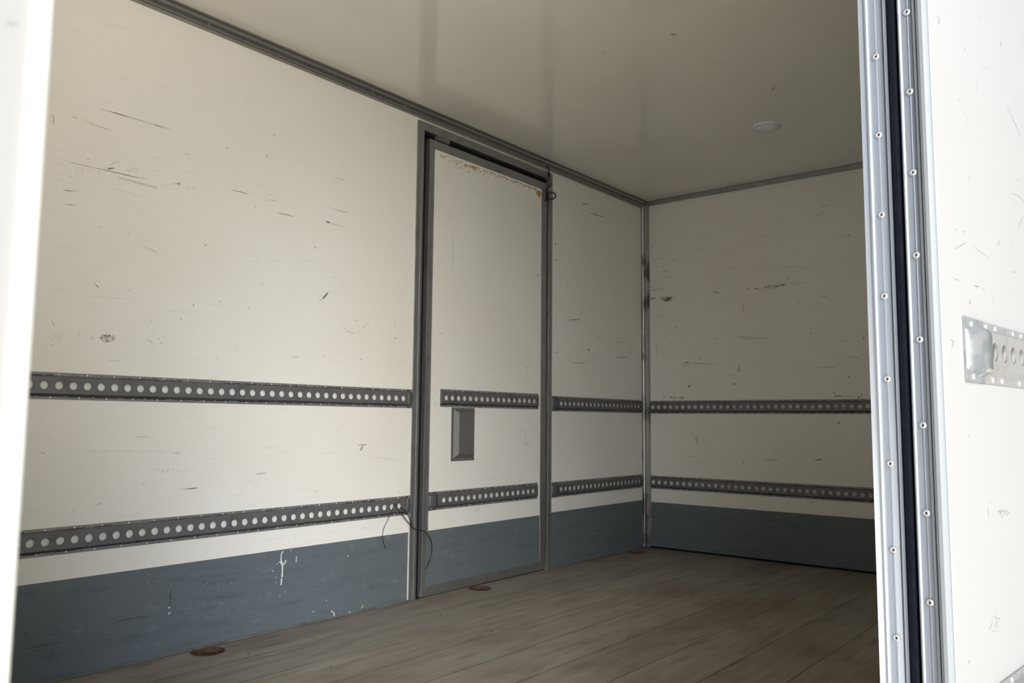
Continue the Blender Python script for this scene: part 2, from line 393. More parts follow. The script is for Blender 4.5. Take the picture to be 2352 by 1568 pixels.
def make_rail(n, length, start, loc, udir, wdir, m='rail', depth=0.0120, cap=None, capm='capdark', rv=None, parent=None, grime=True, every=2, span=None):
    """root carries body, rivets and caps"""
    root = empty('lashing_rail', loc); u = Vector(udir); ww = Vector(wdir); mm = Matrix((u, Vector((0, 0, 1)), ww)).transposed().to_4x4()
    mm.translation = Vector(loc)
    if parent: root.parent = parent
    root.matrix_basis = mm
    rail_body(n, length, start, depth, m, grime).build('channel', root)
    rv = rv or RV_SM; lo, hi = span or (0, length)
    for row, v in enumerate((0.0368, -0.0362)):
        k = 0
        while start+(k+0.5)*PITCH < length-0.005:
            uu = start+(k+0.5)*PITCH - PITCH/2 + (0.022 if row else 0.0)
            if lo < uu < hi:
                if every and (k+row) % every: put_rivet(RV_PIN, (uu, v, 0.0022), (0, 0, 1), root)
                elif every or k % 3 != 2: put_rivet(rv, (uu, v, 0.0022), (0, 0, 1), root)
                else: put_rivet(RV_DOT, (uu, v, 0.0022), (0, 0, 1), root, 'screw_hole').scale = (0.4, 1, 1)
            k += 1
    if cap:
        for at, ln in cap:
            cb = cap_mesh(ln, depth, capm)
            o = cb.build('end_cap', root)
            if at == 'end': o.scale = (-1, 1, 1); o.location = (length+ln*0.75, 0, 0.0003)
            else: o.location = (-ln*0.75, 0, 0.0003)
            if capm != 'capdark': o['label'] = 'worn silver end cap'
            for v in (0.0350, -0.0350):
                put_rivet(rv, (ln*0.35, v, 0.003), (0, 0, 1), o)
    return root

# ------------------------------------------------------------------ ground
b = MB(); b.face([(-40, -40, -1.05), (40, -40, -1.05), (40, 40, -1.05), (-40, 40, -1.05)], 'ground')
b.box((0.9, -6, -1.06), (14, 0.2, -1.046), 'absorber')  # dark strip added to cut ground bounce onto the opened leaf
struct(b.build('ground', fix=False), 'pale concrete yard with a dark asphalt strip added unseen to cut light on the opened leaf', 'ground')
# dark hall wall ahead of the doorway, unseen, added to shade the opened leaf
b = MB(); b.box((1.4, -3.3, -1.05), (9, -1.1, 2.8), 'blocker')
struct(b.build('wall_blocker', fix=False), 'dark grey hall wall added unseen to shade the opened leaf', 'wall')

# ------------------------------------------------------------------ floor with three wells for the rusty lashing cups
CUPS = [(1.625, 2.680), (3.068, 2.680), (4.561, 2.680)]; CR = 0.055
b = MB(); ys, ye = 2.60, WY
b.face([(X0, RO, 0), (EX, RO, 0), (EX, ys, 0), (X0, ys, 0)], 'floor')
xs = X0
for cx, cy in CUPS:
    xa, xb = cx-0.08, cx+0.08
    b.face([(xs, ys, 0), (xa, ys, 0), (xa, ye, 0), (xs, ye, 0)], 'floor')
    angs = sorted(set([2*math.pi*q/32 for q in range(32)] + [math.atan2(yy-cy, xx-cx) % (2*math.pi) for xx in (xa, xb) for yy in (ys, ye)]))
    ci, co = [], []
    for a in angs:
        c, s = math.cos(a), math.sin(a)
        t = min(((xb if c > 0 else xa)-cx)/c if abs(c) > 1e-9 else 9, ((ye if s > 0 else ys)-cy)/s if abs(s) > 1e-9 else 9)
        ci.append((cx+CR*c, cy+CR*s, 0)); co.append((cx+t*c, cy+t*s, 0))
    for q in range(len(angs)):
        p = (q+1) % len(angs); b.face([ci[q], ci[p], co[p], co[q]], 'floor')
    xs = xb
b.face([(xs, ys, 0), (EX, ys, 0), (EX, ye, 0), (xs, ye, 0)], 'floor')
b.box((X0, RO, -0.14), (EX, WY, -0.06), 'sealant')
mk = Marks(b, onfloor, (0, 0, 1))
for x, y in ((570, 1500), (1013, 1411), (1547, 1478), (1632, 1452), (760, 1530), (1130, 1448), (1300, 1500), (1588, 1364)):
    mk.blob(x, y, 3.2, 2.0, 'd')
mk.stroke([(1112, 1447), (1133, 1449)], 2, 'm'); mk.stroke([(1650, 1541), (1720, 1508)], 5, 'm'); mk.stroke([(1560, 1480), (1640, 1452)], 2, 'm')
mk.stroke([(560, 1500), (640, 1486)], 2, 'f'); mk.stroke([(545, 1510), (710, 1471)], 1.6, 'p'); mk.stroke([(900, 1425), (980, 1405)], 1.6, 'p')
for _ in range(60):
    x, y = random.uniform(300, 1950), random.uniform(1330, 1560)
    p = onfloor(x, y)
    if RY < p.y < WY-0.03 and p.x < EX: mk.blob(x, y, random.uniform(.8, 2), random.uniform(.5, 1.1), random.choice('mfdp'))
struct(b.build('floor', fix=False), 'brown ribbed plank floor of the cargo box', 'floor')

# ------------------------------------------------------------------ ceiling
b = MB(); b.box((X0, RO, H), (EX+0.03, WY+0.03, H+0.05), 'ceil')
mk = Marks(b, onceil, (0, 0, -1))
mk.stroke([(1381, 118), (1400, 119)], 2.2, 'm'); mk.stroke([(1382, 118), (1391, 126)], 2, 'm'); mk.stroke([(1540, 78), (1554, 80)], 3, 'r')
mk.stroke([(1771, 210), (1783, 198)], 7, 'f'); mk.blob(1777, 203, 6, 3, 'f'); mk.stroke([(1756, 168), (1774, 171)], 4, 'f'); mk.stroke([(1508, 126), (1509, 136)], 3, 'f')
mk.stroke([(1790, 40), (1800, 42)], 4, 'f'); mk.stroke([(1630, 145), (1668, 143)], 2, 'f'); mk.stroke([(1605, 195), (1628, 204)], 3, 'f'); mk.stroke([(1905, 82), (1915, 86)], 3, 'f')
struct(b.build('ceiling', fix=False), 'glossy off-white ceiling sheet', 'ceiling')

# ------------------------------------------------------------------ left wall
DL, DR, DT = 2.642, 3.7286, 2.2418              # opening of the small side door
b = MB()
def wq(x0, x1, z0, z1, m): b.face([(x0, WY, z0), (x1, WY, z0), (x1, WY, z1), (x0, WY, z1)], m)
wq(X0, DL, BLUE_L, H, 'paint'); wq(X0, DL, -0.06, BLUE_L, 'blue'); wq(DR, EX, BLUE_L, H, 'paint'); wq(DR, EX, -0.06, BLUE_L, 'blue')
wq(DL, DR, DT, H, 'paint')
b.box((X0, WY+0.045, -0.1), (EX+0.03, WY+0.05, H+0.05), 'outer')
b.face([(DL, WY, 0), (DL, WY+0.045, 0), (DL, WY+0.045, DT), (DL, WY, DT)], 'gap'); b.face([(DR, WY, 0), (DR, WY+0.045, 0), (DR, WY+0.045, DT), (DR, WY, DT)], 'gap')
b.face([(DL, WY, DT), (DR, WY, DT), (DR, WY+0.045, DT), (DL, WY+0.045, DT)], 'gap')
b.face([(X0, WY, -0.06), (X0, WY+0.045, -0.06), (X0, WY+0.045, H), (X0, WY, H)], 'outer')
mk = Marks(b, onleft, (0, -1, 0))
Z8 = lambda *p: [(80+.4209*x, 200+.4209*y) for x, y in p]
def S8(c, wd, *p): mk.stroke(Z8(*p), wd, c)
S8('m', 1.6, (355, 120), (400, 130)); S8('m', 2.0, (395, 129), (520, 165), (660, 208)); S8('d', 2.0, (400, 130), (510, 162)); S8('d', 2.2, (650, 205), (700, 219)); S8('m', 1.5, (690, 217), (748, 234))
S8('d', 2.0, (96, 150), (104, 175), (99, 206)); S8('m', 2.4, (200, 162), (235, 170)); S8('f', 2, (230, 166), (290, 190), (412, 236)); S8('m', 1.4, (300, 200), (410, 235)); S8('f', 2, (307, 182), (311, 226))
S8('f', 1.6, (110, 380), (230, 420), (350, 446)); S8('m', 1.6, (180, 408), (350, 446)); S8('d', 2.0, (340, 443), (440, 466), (560, 494)); S8('m', 1.8, (480, 478), (612, 501))
for k in range(34):
    x = 448+k*6.3; y = 486+k*1.65
    S8('m' if k % 3 else 'd', 1.3, (x, y), (x+random.uniform(6, 12), y+random.uniform(10, 17)))
S8('d', 4, (395, 446), (432, 442)); S8('m', 2.2, (398, 430), (430, 415), (468, 405)); mk.scatter(80+.4209*525, 200+.4209*448, 18, 6, 16, 'm', (3, 7), 0.4)
S8('m', 2, (705, 537), (722, 541)); mk.scatter(80+.4209*770, 200+.4209*530, 11, 3, 12, 'd', (2, 5), -0.2); mk.scatter(80+.4209*840, 200+.4209*548, 16, 4, 12, 'm', (2, 4), 0.5)
mk.scatter(80+.4209*240, 200+.4209*450, 14, 6, 16, 'f', (3, 7)); mk.scatter(80+.4209*350, 200+.4209*465, 6, 6, 6, 'm', (2, 5)); mk.scatter(150, 405, 40, 8, 26, 'f', (3, 7), 0.3); mk.scatter(135, 372, 26, 10, 16, 'f', (3, 8), 0.3)
S8('d', 2.4, (155, 562), (210, 568)); S8('m', 1.4, (205, 567), (246, 571)); S8('d', 2.2, (163, 641), (212, 643)); S8('m', 1.4, (205, 643), (234, 646))
S8('d', 1.9, (1070, 558), (1168, 584)); S8('m', 1.7, (1270, 612), (1332, 627)); S8('f', 1.7, (1266, 583), (1322, 598)); S8('d', 1.9, (1320, 684), (1414, 706)); S8('m', 1.8, (1633, 490), (1697, 508))
S8('f', 1.8, (1568, 640), (1640, 668), (1714, 688)); S8('m', 1.5, (1640, 668), (1714, 687)); S8('d', 4, (1588, 733), (1612, 741)); S8('m', 1.8, (1608, 741), (1690, 763))
S8('m', 2.2, (1545, 1173), (1575, 1152)); S8('d', 4.5, (1570, 1156), (1601, 1119)); S8('d', 2, (1300, 263), (1310, 255)); S8('d', 2, (1040, 330), (1056, 333)); S8('m', 2, (597, 868), (672, 907)); S8('f', 2, (1270, 940), (1355, 958))
S8('m', 3, (318, 1068), (346, 1092)); S8('d', 2.4, (336, 1080), (350, 1098)); S8('m', 2.4, (612, 1375), (635, 1388), (642, 1408)); S8('m', 2, (90, 1266), (106, 1306)); S8('m', 1.8, (398, 1492), (466, 1493)); S8('m', 1.8, (1700, 1330), (1748, 1346))
S8('m', 1.8, (1232, 1073), (1252, 1072)); S8('f', 1.6, (695, 1214), (850, 1232)); S8('m', 2, (1160, 1210), (1170, 1198)); S8('f', 1.6, (290, 1140), (540, 1158)); S8('f', 1.7, (1440, 940), (1530, 958))
S8('m', 1.4, (800, 358), (846, 372)); S8('f', 2, (1150, 232), (1178, 230)); S8('f', 2, (1615, 1035), (1660, 1042)); S8('f', 2, (410, 550), (600, 600)); S8('f', 2, (640, 455), (664, 460))
for x, y, r in ((290, 395, 2.4), (1267, 378, 2.6), (516, 797, 2.2), (866, 1190, 3.4), (1010, 1168, 2.2), (637, 1278, 2), (800, 1265, 2.4), (674, 1372, 2), (691, 1395, 2.4), (1160, 298, 1.8), (995, 1478, 2), (1967, 1370, 2.6), (1965, 1305, 2), (1780, 1485, 2.2), (1757, 1273, 2), (1530, 875, 2.4), (1410, 1227, 1.5), (850, 1412, 1.6), (930, 863, 2.4), (362, 763, 2.2), (957, 933, 1.6), (1103, 786, 1.6), (95, 1407, 2), (55, 1188, 1.6), (1205, 655, 2), (1395, 1398, 1.8), (1577, 1470, 2), (1103, 1500, 1.8), (515, 1108, 2)):
    mk.blob(80+.4209*x, 200+.4209*y, r, r*.75, 'd' if r > 1.9 else 'm')
mk.scatter(246, 776, 18, 9, 60, 'r', (2, 6), 0.5); mk.scatter(240, 771, 10, 5, 24, 'd', (1.5, 4), 0.6); mk.scatter(181, 771, 5, 5, 8, 'm', (2, 5), -.6); mk.scatter(212, 775, 5, 5, 8, 'm', (2, 4)); mk.scatter(126, 772, 22, 9, 24, 'm', (1.5, 4)); mk.scatter(840, 747, 9, 6, 12, 'm', (2, 4)); mk.scatter(720, 557, 6, 9, 8, 'f', (2, 5)); mk.scatter(680, 820, 14, 3, 10, 'm', (2, 5), -.3); mk.scatter(540, 795, 8, 8, 10, 'f', (2, 5)); mk.scatter(910, 832, 22, 5, 10, 'f', (2, 6), .3)
# between the rails and below
mk.stroke([(823, 1022), (842, 1021)], 3, 'd'); mk.stroke([(834, 1024), (826, 1036)], 2.4, 'd'); mk.scatter(829, 1028, 4, 5, 8, 'm', (2, 5)); mk.stroke([(414, 1123), (455, 1121)], 3, 'm'); mk.stroke([(432, 1122), (454, 1120)], 3, 'd')
mk.scatter(390, 1078, 46, 4, 30, 'm', (2, 5), 1.4); mk.scatter(712, 1125, 26, 3, 20, 'f', (2, 6), 1.4); mk.stroke([(588, 1088), (612, 1086)], 3, 'm'); mk.stroke([(172, 1036), (420, 1037)], 1.6, 'f'); mk.stroke([(310, 1003), (345, 1004)], 1.6, 'm'); mk.stroke([(395, 1041), (415, 1040)], 2.4, 'm'); mk.stroke([(93, 1040), (103, 1041)], 2.4, 'd')
mk.stroke([(220, 1160), (236, 1153)], 2.6, 'm'); mk.stroke([(168, 1167), (171, 1180)], 1.6, 'm'); mk.stroke([(329, 1108), (330, 1115)], 1.6, 'm'); mk.stroke([(600, 1030), (640, 1026)], 1.4, 'f'); mk.scatter(170, 1190, 30, 8, 8, 'f', (2, 6)); mk.scatter(780, 985, 8, 6, 6, 'm', (2, 4)); mk.stroke([(835, 1046), (930, 1058)], 1.4, 'f')
mk.scatter(300, 1290, 60, 12, 14, 'm', (2, 5)); mk.scatter(640, 1245, 80, 12, 18, 'm', (2, 4)); mk.scatter(668, 1252, 8, 5, 10, 'f', (2, 6)); mk.scatter(830, 1210, 30, 6, 10, 'm', (2, 5))
# white splashes and scrapes on the blue kick band
Z3 = lambda *p: [(600+.3828*x, 850+.3828*y) for x, y in p]
def S3(c, wd, *p): mk.stroke(Z3(*p), wd, c, taper=False)
S3('w', 2.6, (130, 1083), (119, 1108), (118, 1140), (128, 1158)); S3('w', 4.2, (110, 1148), (122, 1160), (127, 1175)); S3('w', 3.0, (148, 1140), (140, 1158), (128, 1166)); S3('w', 3.6, (127, 1165), (126, 1215), (124, 1242)); S3('w', 3.0, (122, 1248), (118, 1288)); S3('w', 2.4, (211, 1117), (209, 1152))
for x, y, r in ((69, 1204, 2.2), (88, 1242, 1.8), (90, 1275, 1.5), (142, 1328, 2), (110, 1352, 1.4), (42, 1215, 1.2), (175, 1080, 1.6), (236, 1113, 1.2), (520, 1113, 2), (494, 1065, 1.2), (312, 1448, 2), (320, 1415, 1.2), (95, 1160, 1.6), (390, 1380, 1.6), (530, 1452, 2.2), (15, 1240, 1)):
    mk.blob(600+.3828*x, 850+.3828*y, r, r, 'w' if r > 1.3 else 'p')
S3('w', 2.6, (418, 1443), (436, 1456), (437, 1480)); S3('w', 1.8, (522, 1448), (540, 1456)); S3('y', 3, (600, 1428), (606, 1416), (614, 1413))
mk.stroke([(392, 1354), (391, 1372), (388, 1390)], 3.4, 'd'); mk.blob(388, 1395, 3, 2.5, 'w'); mk.stroke([(386, 1411), (391, 1405)], 3, 'w'); mk.scatter(389, 1375, 4, 22, 14, 'p', (2, 6), 1.4)
mk.stroke([(255, 1432), (300, 1420), (345, 1414)], 2, 'd'); mk.stroke([(55, 1490), (140, 1474)], 2, 'd'); mk.stroke([(110, 1460), (140, 1448)], 2, 'm'); mk.stroke([(54, 1364), (84, 1360)], 3, 'm'); mk.blob(285, 1470, 2, 2, 'd'); mk.blob(297, 1470, 1.6, 1.4, 'd'); mk.blob(67, 1377, 2.2, 2, 'd'); mk.blob(58, 1455, 4, 4, 'm')
mk.scatter(470, 1400, 70, 22, 40, 'p', (3, 10), -0.3); mk.scatter(150, 1500, 90, 20, 60, 'd', (1, 3)); mk.scatter(160, 1480, 100, 40, 30, 'm', (5, 14), -0.25); mk.scatter(550, 1440, 120, 25, 26, 'm', (4, 12), -0.25); mk.scatter(500, 1345, 60, 12, 14, 'w', (0.6, 1.6)); mk.scatter(330, 1340, 150, 16, 16, 'm', (5, 14), -0.2); mk.scatter(800, 1330, 110, 40, 40, 'm', (3, 10), -0.2); mk.scatter(760, 1310, 120, 40, 24, 'p', (1, 3)); mk.stroke([(640, 1392), (700, 1378)], 2, 'm')
for _ in range(70):
    x, y = random.uniform(60, 930), random.uniform(1290, 1500)
    if BLUE_L > onleft(x, y).z > 0.02: mk.stroke([(x, y), (x+random.uniform(4, 16), y-random.uniform(.5, 3))], random.uniform(.8, 1.6), random.choice('mmfp'))
for _ in range(170):
    x, y = random.uniform(110, 945), random.uniform(40, 1180)
    p = onleft(x, y)
    if p.z < 2.22 and not (0.86 < p.z < 0.96 or 0.38 < p.z < 0.475): mk.stroke([(x, y), (x+random.uniform(1, 7), y+random.uniform(-.5, 2))], random.uniform(.7, 1.7), random.choice('mffff'))
# wall between the small door and the corner (zoom origin 980,380 scale .3316)
Z4 = lambda *p: [(980+.3316*x, 380+.3316*y) for x, y in p]
def S4(c, wd, *p): mk.stroke(Z4(*p), wd, c)
S4('d', 2.8, (1070, 262), (1122, 271)); S4('m', 2.2, (1118, 324), (1165, 338)); S4('d', 2.8, (1155, 336), (1222, 356)); S4('d', 3, (884, 544), (902, 542)); S4('d', 2.6, (980, 1072), (1058, 1064)); S4('m', 2.2, (1056, 1068), (1068, 1040), (1072, 985)); S4('f', 2.4, (940, 1095), (1060, 1076)); S4('m', 2.4, (1310, 1223), (1375, 1226)); S4('m', 3.6, (1308, 1332), (1386, 1326)); S4('m', 2, (1408, 1260), (1410, 1310)); S4('m', 2.4, (1010, 1366), (1112, 1366)); S4('m', 2.6, (985, 1358), (1004, 1356)); S4('d', 3.4, (1114, 1268), (1126, 1284)); S4('m', 3, (885, 652), (910, 654))
for x, y in ((960, 738), (972, 815), (1118, 735), (1190, 833), (1262, 655), (1190, 1190), (910, 1288), (1050, 1310), (1150, 1330)): mk.scatter(980+.3316*x, 380+.3316*y, 5, 4, 5, 'm', (1.5, 4))
mk.scatter(1350, 825, 70, 14, 20, 'f', (3, 9), 0.05); mk.blob(1384, 1014, 3, 2, 'm'); mk.scatter(1360, 1000, 60, 50, 18, 'f', (2, 4))
struct(b.build('wall_left', fix=False), 'scuffed white left side wall with a blue-grey kick band', 'wall')

# ------------------------------------------------------------------ front (end) wall
b = MB()
def eq(y0, y1, z0, z1, m): b.face([(EX, y0, z0), (EX, y1, z0), (EX, y1, z1), (EX, y0, z1)], m)
eq(RO, WY, BLUE_E, H, 'paint'); eq(RO, WY, -0.06, BLUE_E, 'blue'); b.box((EX+0.025, RO, -0.1), (EX+0.03, WY+0.03, H), 'outer')
mk = Marks(b, onfront, (-1, 0, 0))
ZE = lambda *p: [(1480+.2997*x, 460+.2997*y) for x, y in p]
def SE(c, wd, *p): mk.stroke(ZE(*p), wd, c)
SE('m', 2.6, (42, 690), (158, 676)); SE('d', 4, (48, 758), (85, 745)); mk.scatter(1525, 687, 16, 5, 46, 'm', (3, 10), -0.12); mk.scatter(1532, 689, 9, 4, 22, 'm', (2, 8), -0.5); SE('m', 3, (165, 768), (215, 734)); SE('m', 2, (205, 738), (250, 728))
SE('d', 3.6, (528, 698), (572, 712)); SE('d', 4, (835, 674), (880, 681)); SE('m', 5, (785, 676), (815, 678)); mk.scatter(1770, 659, 18, 3.5, 40, 'm', (3, 9), -0.15); mk.scatter(1790, 655, 12, 3, 18, 'd', (2, 6), -0.2); SE('m', 2.4, (1010, 660), (1070, 640)); SE('m', 2, (1085, 604), (1122, 597)); SE('f', 3, (1070, 640), (1240, 628)); SE('m', 2.2, (758, 785), (764, 870)); SE('m', 2.6, (1352, 738), (1400, 736))
SE('m', 3, (1358, 52), (1400, 38)); SE('f', 3, (1300, 125), (1390, 85)); SE('m', 2, (700, 1047), (830, 1040)); SE('m', 2.2, (720, 1062), (968, 1050)); SE('d', 3, (1680, 1045), (1682, 1068)); SE('m', 3, (88, 1102), (98, 1120)); SE('m', 2, (95, 1125), (98, 1195)); SE('d', 3, (308, 1244), (345, 1238)); SE('m', 3, (415, 1213), (440, 1214)); SE('m', 2, (270, 1250), (560, 1250)); SE('f', 4, (280, 1268), (360, 1264)); mk.scatter(1697, 845, 3, 10, 14, 'm', (3, 7), 1.5); SE('d', 3, (675, 1402), (710, 1410)); SE('d', 5, (335, 1432), (352, 1418)); mk.scatter(1545, 912, 26, 3, 30, 'm', (3, 9), 0.0); mk.scatter(1562, 915, 8, 2, 10, 'd', (2, 6), 0.0); SE('m', 2, (1310, 1282), (1480, 1276)); SE('m', 2, (1565, 1202), (1650, 1201)); SE('d', 3, (1556, 1346), (1580, 1362)); SE('d', 3, (1448, 1478), (1466, 1466)); SE('d', 2.6, (1450, 1500), (1530, 1498)); SE('m', 2.4, (1540, 1500), (1600, 1500)); mk.scatter(1480+.2997*1645, 460+.2997*1492, 7, 7, 14, 'd', (2, 5)); SE('m', 2, (210, 458), (245, 450)); SE('m', 2.4, (60, 462), (90, 457)); SE('m', 2.4, (120, 445), (155, 440)); SE('f', 2, (590, 420), (690, 410)); SE('m', 2, (218, 972), (254, 968)); SE('f', 2, (725, 350), (850, 338)); SE('f', 2.4, (1000, 510), (1300, 516)); SE('m', 2.4, (1425, 1448), (1440, 1456))
for x, y, r in ((403, 375, 2), (1202, 216, 2), (1565, 267, 2.6), (55, 362, 2), (196, 1092, 2.2), (196, 1158, 2), (553, 1090, 2), (1275, 1022, 2.8), (1268, 1084, 2.4), (1142, 972, 1.8), (1373, 1090, 1.5), (345, 1424, 3), (1342, 1378, 1.8), (1100, 1222, 2), (1116, 1065, 1.6), (372, 663, 1.5), (827, 1040, 1.8), (690, 512, 2)): mk.blob(1480+.2997*x, 460+.2997*y, r, r*.8, 'd' if r > 1.9 else 'm')
for pts, wd, c in (([(1586, 985), (1602, 1018)], 2, 'm'), ([(1600, 998), (1603, 1025)], 2.4, 'm'), ([(1707, 1058), (1708, 1068)], 4, 'm'), ([(1755, 1057), (1790, 1056)], 3, 'm'), ([(1872, 1057), (1890, 1054)], 3, 'd'), ([(1925, 974), (1929, 968)], 4, 'd'), ([(1585, 1048), (1602, 1048)], 2, 'm'), ([(1860, 1050), (1905, 1062)], 2.4, 'f'), ([(1580, 1165), (1600, 1164)], 2.4, 'm'), ([(1862, 1155), (1872, 1152)], 3, 'm')): mk.stroke(pts, wd, c)
for _ in range(120):
    x, y = random.uniform(1500, 1985), random.uniform(490, 1080); p = onfront(x, y)
    if not 0.86 < p.z < 0.96: mk.stroke([(x, y), (x+random.uniform(2, 18), y-random.uniform(-1, 2))], random.uniform(.8, 2.2), random.choice('mfff'))
mk.scatter(1600, 1210, 60, 30, 40, 'p', (1, 5)); mk.scatter(1850, 1250, 150, 40, 40, 'f', (4, 14), 0.12); mk.scatter(1700, 1275, 150, 12, 30, 'm', (4, 14), 0.12); mk.scatter(1880, 1290, 80, 12, 20, 'p', (1, 4))
struct(b.build('wall_front', fix=False), 'scuffed white front end wall with a dark blue kick band', 'wall')

# ------------------------------------------------------------------ right wall with the doorway the photograph is taken through
b = MB()
def prism(x0, x1, z0, z1):
    b.face([(x0, RY, z0), (x1, RY, z0), (x1, RY, z1), (x0, RY, z1)], 'paint'); b.face([(x0, RO, z0), (x1, RO, z0), (x1, RO, z1), (x0, RO, z1)], 'outer')
    b.face([(x0, RO, z1), (x1, RO, z1), (x1, RY, z1), (x0, RY, z1)], 'outer'); b.face([(x0, RO, z0), (x1, RO, z0), (x1, RY, z0), (x0, RY, z0)], 'outer')
    b.face([(x0, RO, z0), (x0, RY, z0), (x0, RY, z1), (x0, RO, z1)], 'outer'); b.face([(x1, RO, z0), (x1, RY, z0), (x1, RY, z1), (x1, RO, z1)], 'outer')
prism(X0, X0+0.3, -0.14, H+0.05); prism(OPR+0.03, EX+0.03, -0.14, H+0.05); prism(X0+0.3, OPR+0.03, 2.2, H+0.05); prism(X0+0.3, OPR+0.03, -0.14, -0.003)
struct(b.build('wall_right', fix=False), 'white right side wall of the cargo box around the wide side doorway', 'wall')
b = MB(); b.box((X0-0.03, RO, -0.14), (X0, WY+0.05, H+0.05), 'paint')
struct(b.build('wall_rear', fix=False), 'plain white rear end wall of the cargo box', 'wall')
# closed neighbouring leaf whose free edge shows, out of focus, at the left of the photo
d3 = struct(empty('door_3', (OPL, RO, 0)), 'blurred white door leaf with a rounded edge moulding at the left edge of the photo', 'door')
b = MB(); rr = 0.006; b.box((-2.68, 0.0, -0.003), (-rr-0.001, RY-RO, 2.2), 'outer')
mk = Marks(b, lambda x, y: hit(x, y, 1, RO)-Vector((OPL, RO, 0)), (0, -1, 0))
for x, y, rx, ry in ((64, 160, 9, 16), (25, 55, 22, 8), (70, 178, 6, 8), (30, 700, 10, 40)): mk.blob(x, y, rx, ry, 'f', 14)
b.build('leaf_panel', d3, fix=False)
b = MB(); arc = [(-rr+rr*math.sin(a), -0.0002+rr-rr*math.cos(a)) for a in [math.pi/2*k/8 for k in range(9)]]
prof = [(-rr-0.002, -0.0012), (-rr, -0.0012)]+arc[1:]+[(0, RY-RO), (-rr, RY-RO), (-rr-0.002, 0.004)]
b.sweep(prof, lambda u, v, t: (u, v, t), -0.003, 2.2, 'moulding'); b.build('edge_moulding', d3)

# ------------------------------------------------------------------ cornices, corner post, floor strips
b = MB()
prof = [(0, -0.0465), (-0.004, -0.0465), (-0.0050, -0.0350), (-0.0085, -0.0330), (-0.0078, -0.0310), (-0.0125, -0.0275), (-0.0118, -0.0262), (-0.0215, -0.0175), (-0.0205, -0.0160), (-0.0290, -0.0095), (-0.0278, -0.0080), (-0.0390, -0.0042), (-0.0415, -0.0040), (-0.0418, 0), (0, 0)]
cm = ['alud']*len(prof); cm[2] = cm[6] = cm[10] = 'corn2'
b.sweep(prof, lambda u, v, t: (t, WY+u, H+v), X0, EX-0.004, cm)
tr = b.build('trim_1'); struct(tr, 'dark ribbed aluminium cornice where the left wall meets the ceiling', 'trim')
for px, py in ((480, 48), (855, 212), (930, 237), (1110, 315), (1350, 425)):
    p = hit(px, py, 1, WY-0.012); put_rivet(RV_SM, (p.x, WY-0.0150, H-0.0230), (0, -0.7, -0.7), tr)
b = MB()
prof = [(0, -0.030), (-0.016, -0.030), (-0.018, -0.028), (-0.018, -0.004), (-0.024, -0.002), (-0.024, 0), (0, 0)]
b.sweep(prof, lambda u, v, t: (EX+u, t, H+v), RY, WY-0.03, 'alu')
tr = b.build('trim_2'); struct(tr, 'flat grey aluminium cornice along the top of the front wall', 'trim')
for px in (1507, 1555, 1655, 1766, 1888): 
    p = hit(px, 470-(px-1490)*0.19, 0, EX-0.018); put_rivet(RV_DOT, (EX-0.018, p.y, H-0.016), (-1, 0, 0), tr)
b = MB()
prof = [(-0.048, 0), (-0.048, -0.003), (-0.034, -0.004), (-0.030, -0.010), (-0.014, -0.015), (-0.010, -0.030), (-0.004, -0.034), (-0.003, -0.040), (0, -0.040), (0, 0)]
b.sweep(prof, lambda u, v, t: (EX+u, WY+v, t), 0.006, H-0.031, 'corner')
tr = b.build('trim_3'); struct(tr, 'scuffed aluminium corner post between left wall and front wall', 'trim')
for z in (1.93, 1.60, 1.28, 1.10, 0.75, 0.28, 0.05):
    put_rivet(RV_DOT, (EX-0.0065, WY-0.033, z), (-0.9, -0.3, 0), tr)
b = MB(); b.box((X0, WY-0.008, 0), (DL, WY, 0.007), 'sealant'); b.box((DR, WY-0.008, 0), (EX-0.03, WY, 0.007), 'sealant')
struct(b.build('baseboard_left', bevel=0.002), 'thin dark sealing strip at the foot of the left wall', 'trim')
b = MB(); b.box((EX-0.012, RY, 0), (EX, WY-0.03, 0.011), 'gap')
struct(b.build('baseboard_front', bevel=0.003), 'thin black sealing strip at the foot of the front wall', 'trim')

# ------------------------------------------------------------------ small side door in the left wall
d1 = struct(empty('door_1', (DL, WY, 0)), 'closed small side door in the left wall, white above and blue-grey below, in a grey metal frame', 'door')
def child(b, name, parent=d1, bevel=0, fix=True, label=None):
    o = b.build(name, parent, bevel, fix); o.location = Vector(o.location)-parent.matrix_world.translation if parent.parent is None else o.location
    if label: o['label'] = label
    return o
bpy.context.view_layer.update()
FI = 0.042                                            # width of the fixed frame
b = MB()
def frame_bar(x0, x1, z0, z1, ridge=None):
    b.box((x0, WY-0.006, z0), (x1, WY+0.03, z1), 'alu')
frame_bar(DL, DL+0.040, 0, DT); frame_bar(DR-0.040, DR, 0, DT); frame_bar(DL+0.040, DR-0.040, DT-0.040, DT)
b.box((DL+0.026, WY-0.010, 0), (DL+0.040, WY-0.006, DT-0.026), 'alu'); b.box((DR-0.040, WY-0.010, 0), (DR-0.030, WY-0.006, DT-0.028), 'alu')
child(b, 'door_frame', bevel=0.0015)
b = MB(); b.box((DL+0.040, WY+0.018, 0), (DL+0.0795, WY+0.028, DT-0.04), 'gap'); b.box((DR-0.062, WY+0.018, 0), (DR-0.040, WY+0.028, DT-0.04), 'gap'); b.box((DL+0.04, WY+0.018, 2.165), (DR-0.04, WY+0.028, DT-0.04), 'gap'); b.box((DL+0.04, WY+0.010, -0.003), (DR-0.04, WY+0.028, 0.0045), 'gap')
child(b, 'rubber_seal')
LX0, LX1, LZ0, LZ1 = 2.7216, 3.6735, 0.005, 2.1712; fw = 0.037
b = MB()
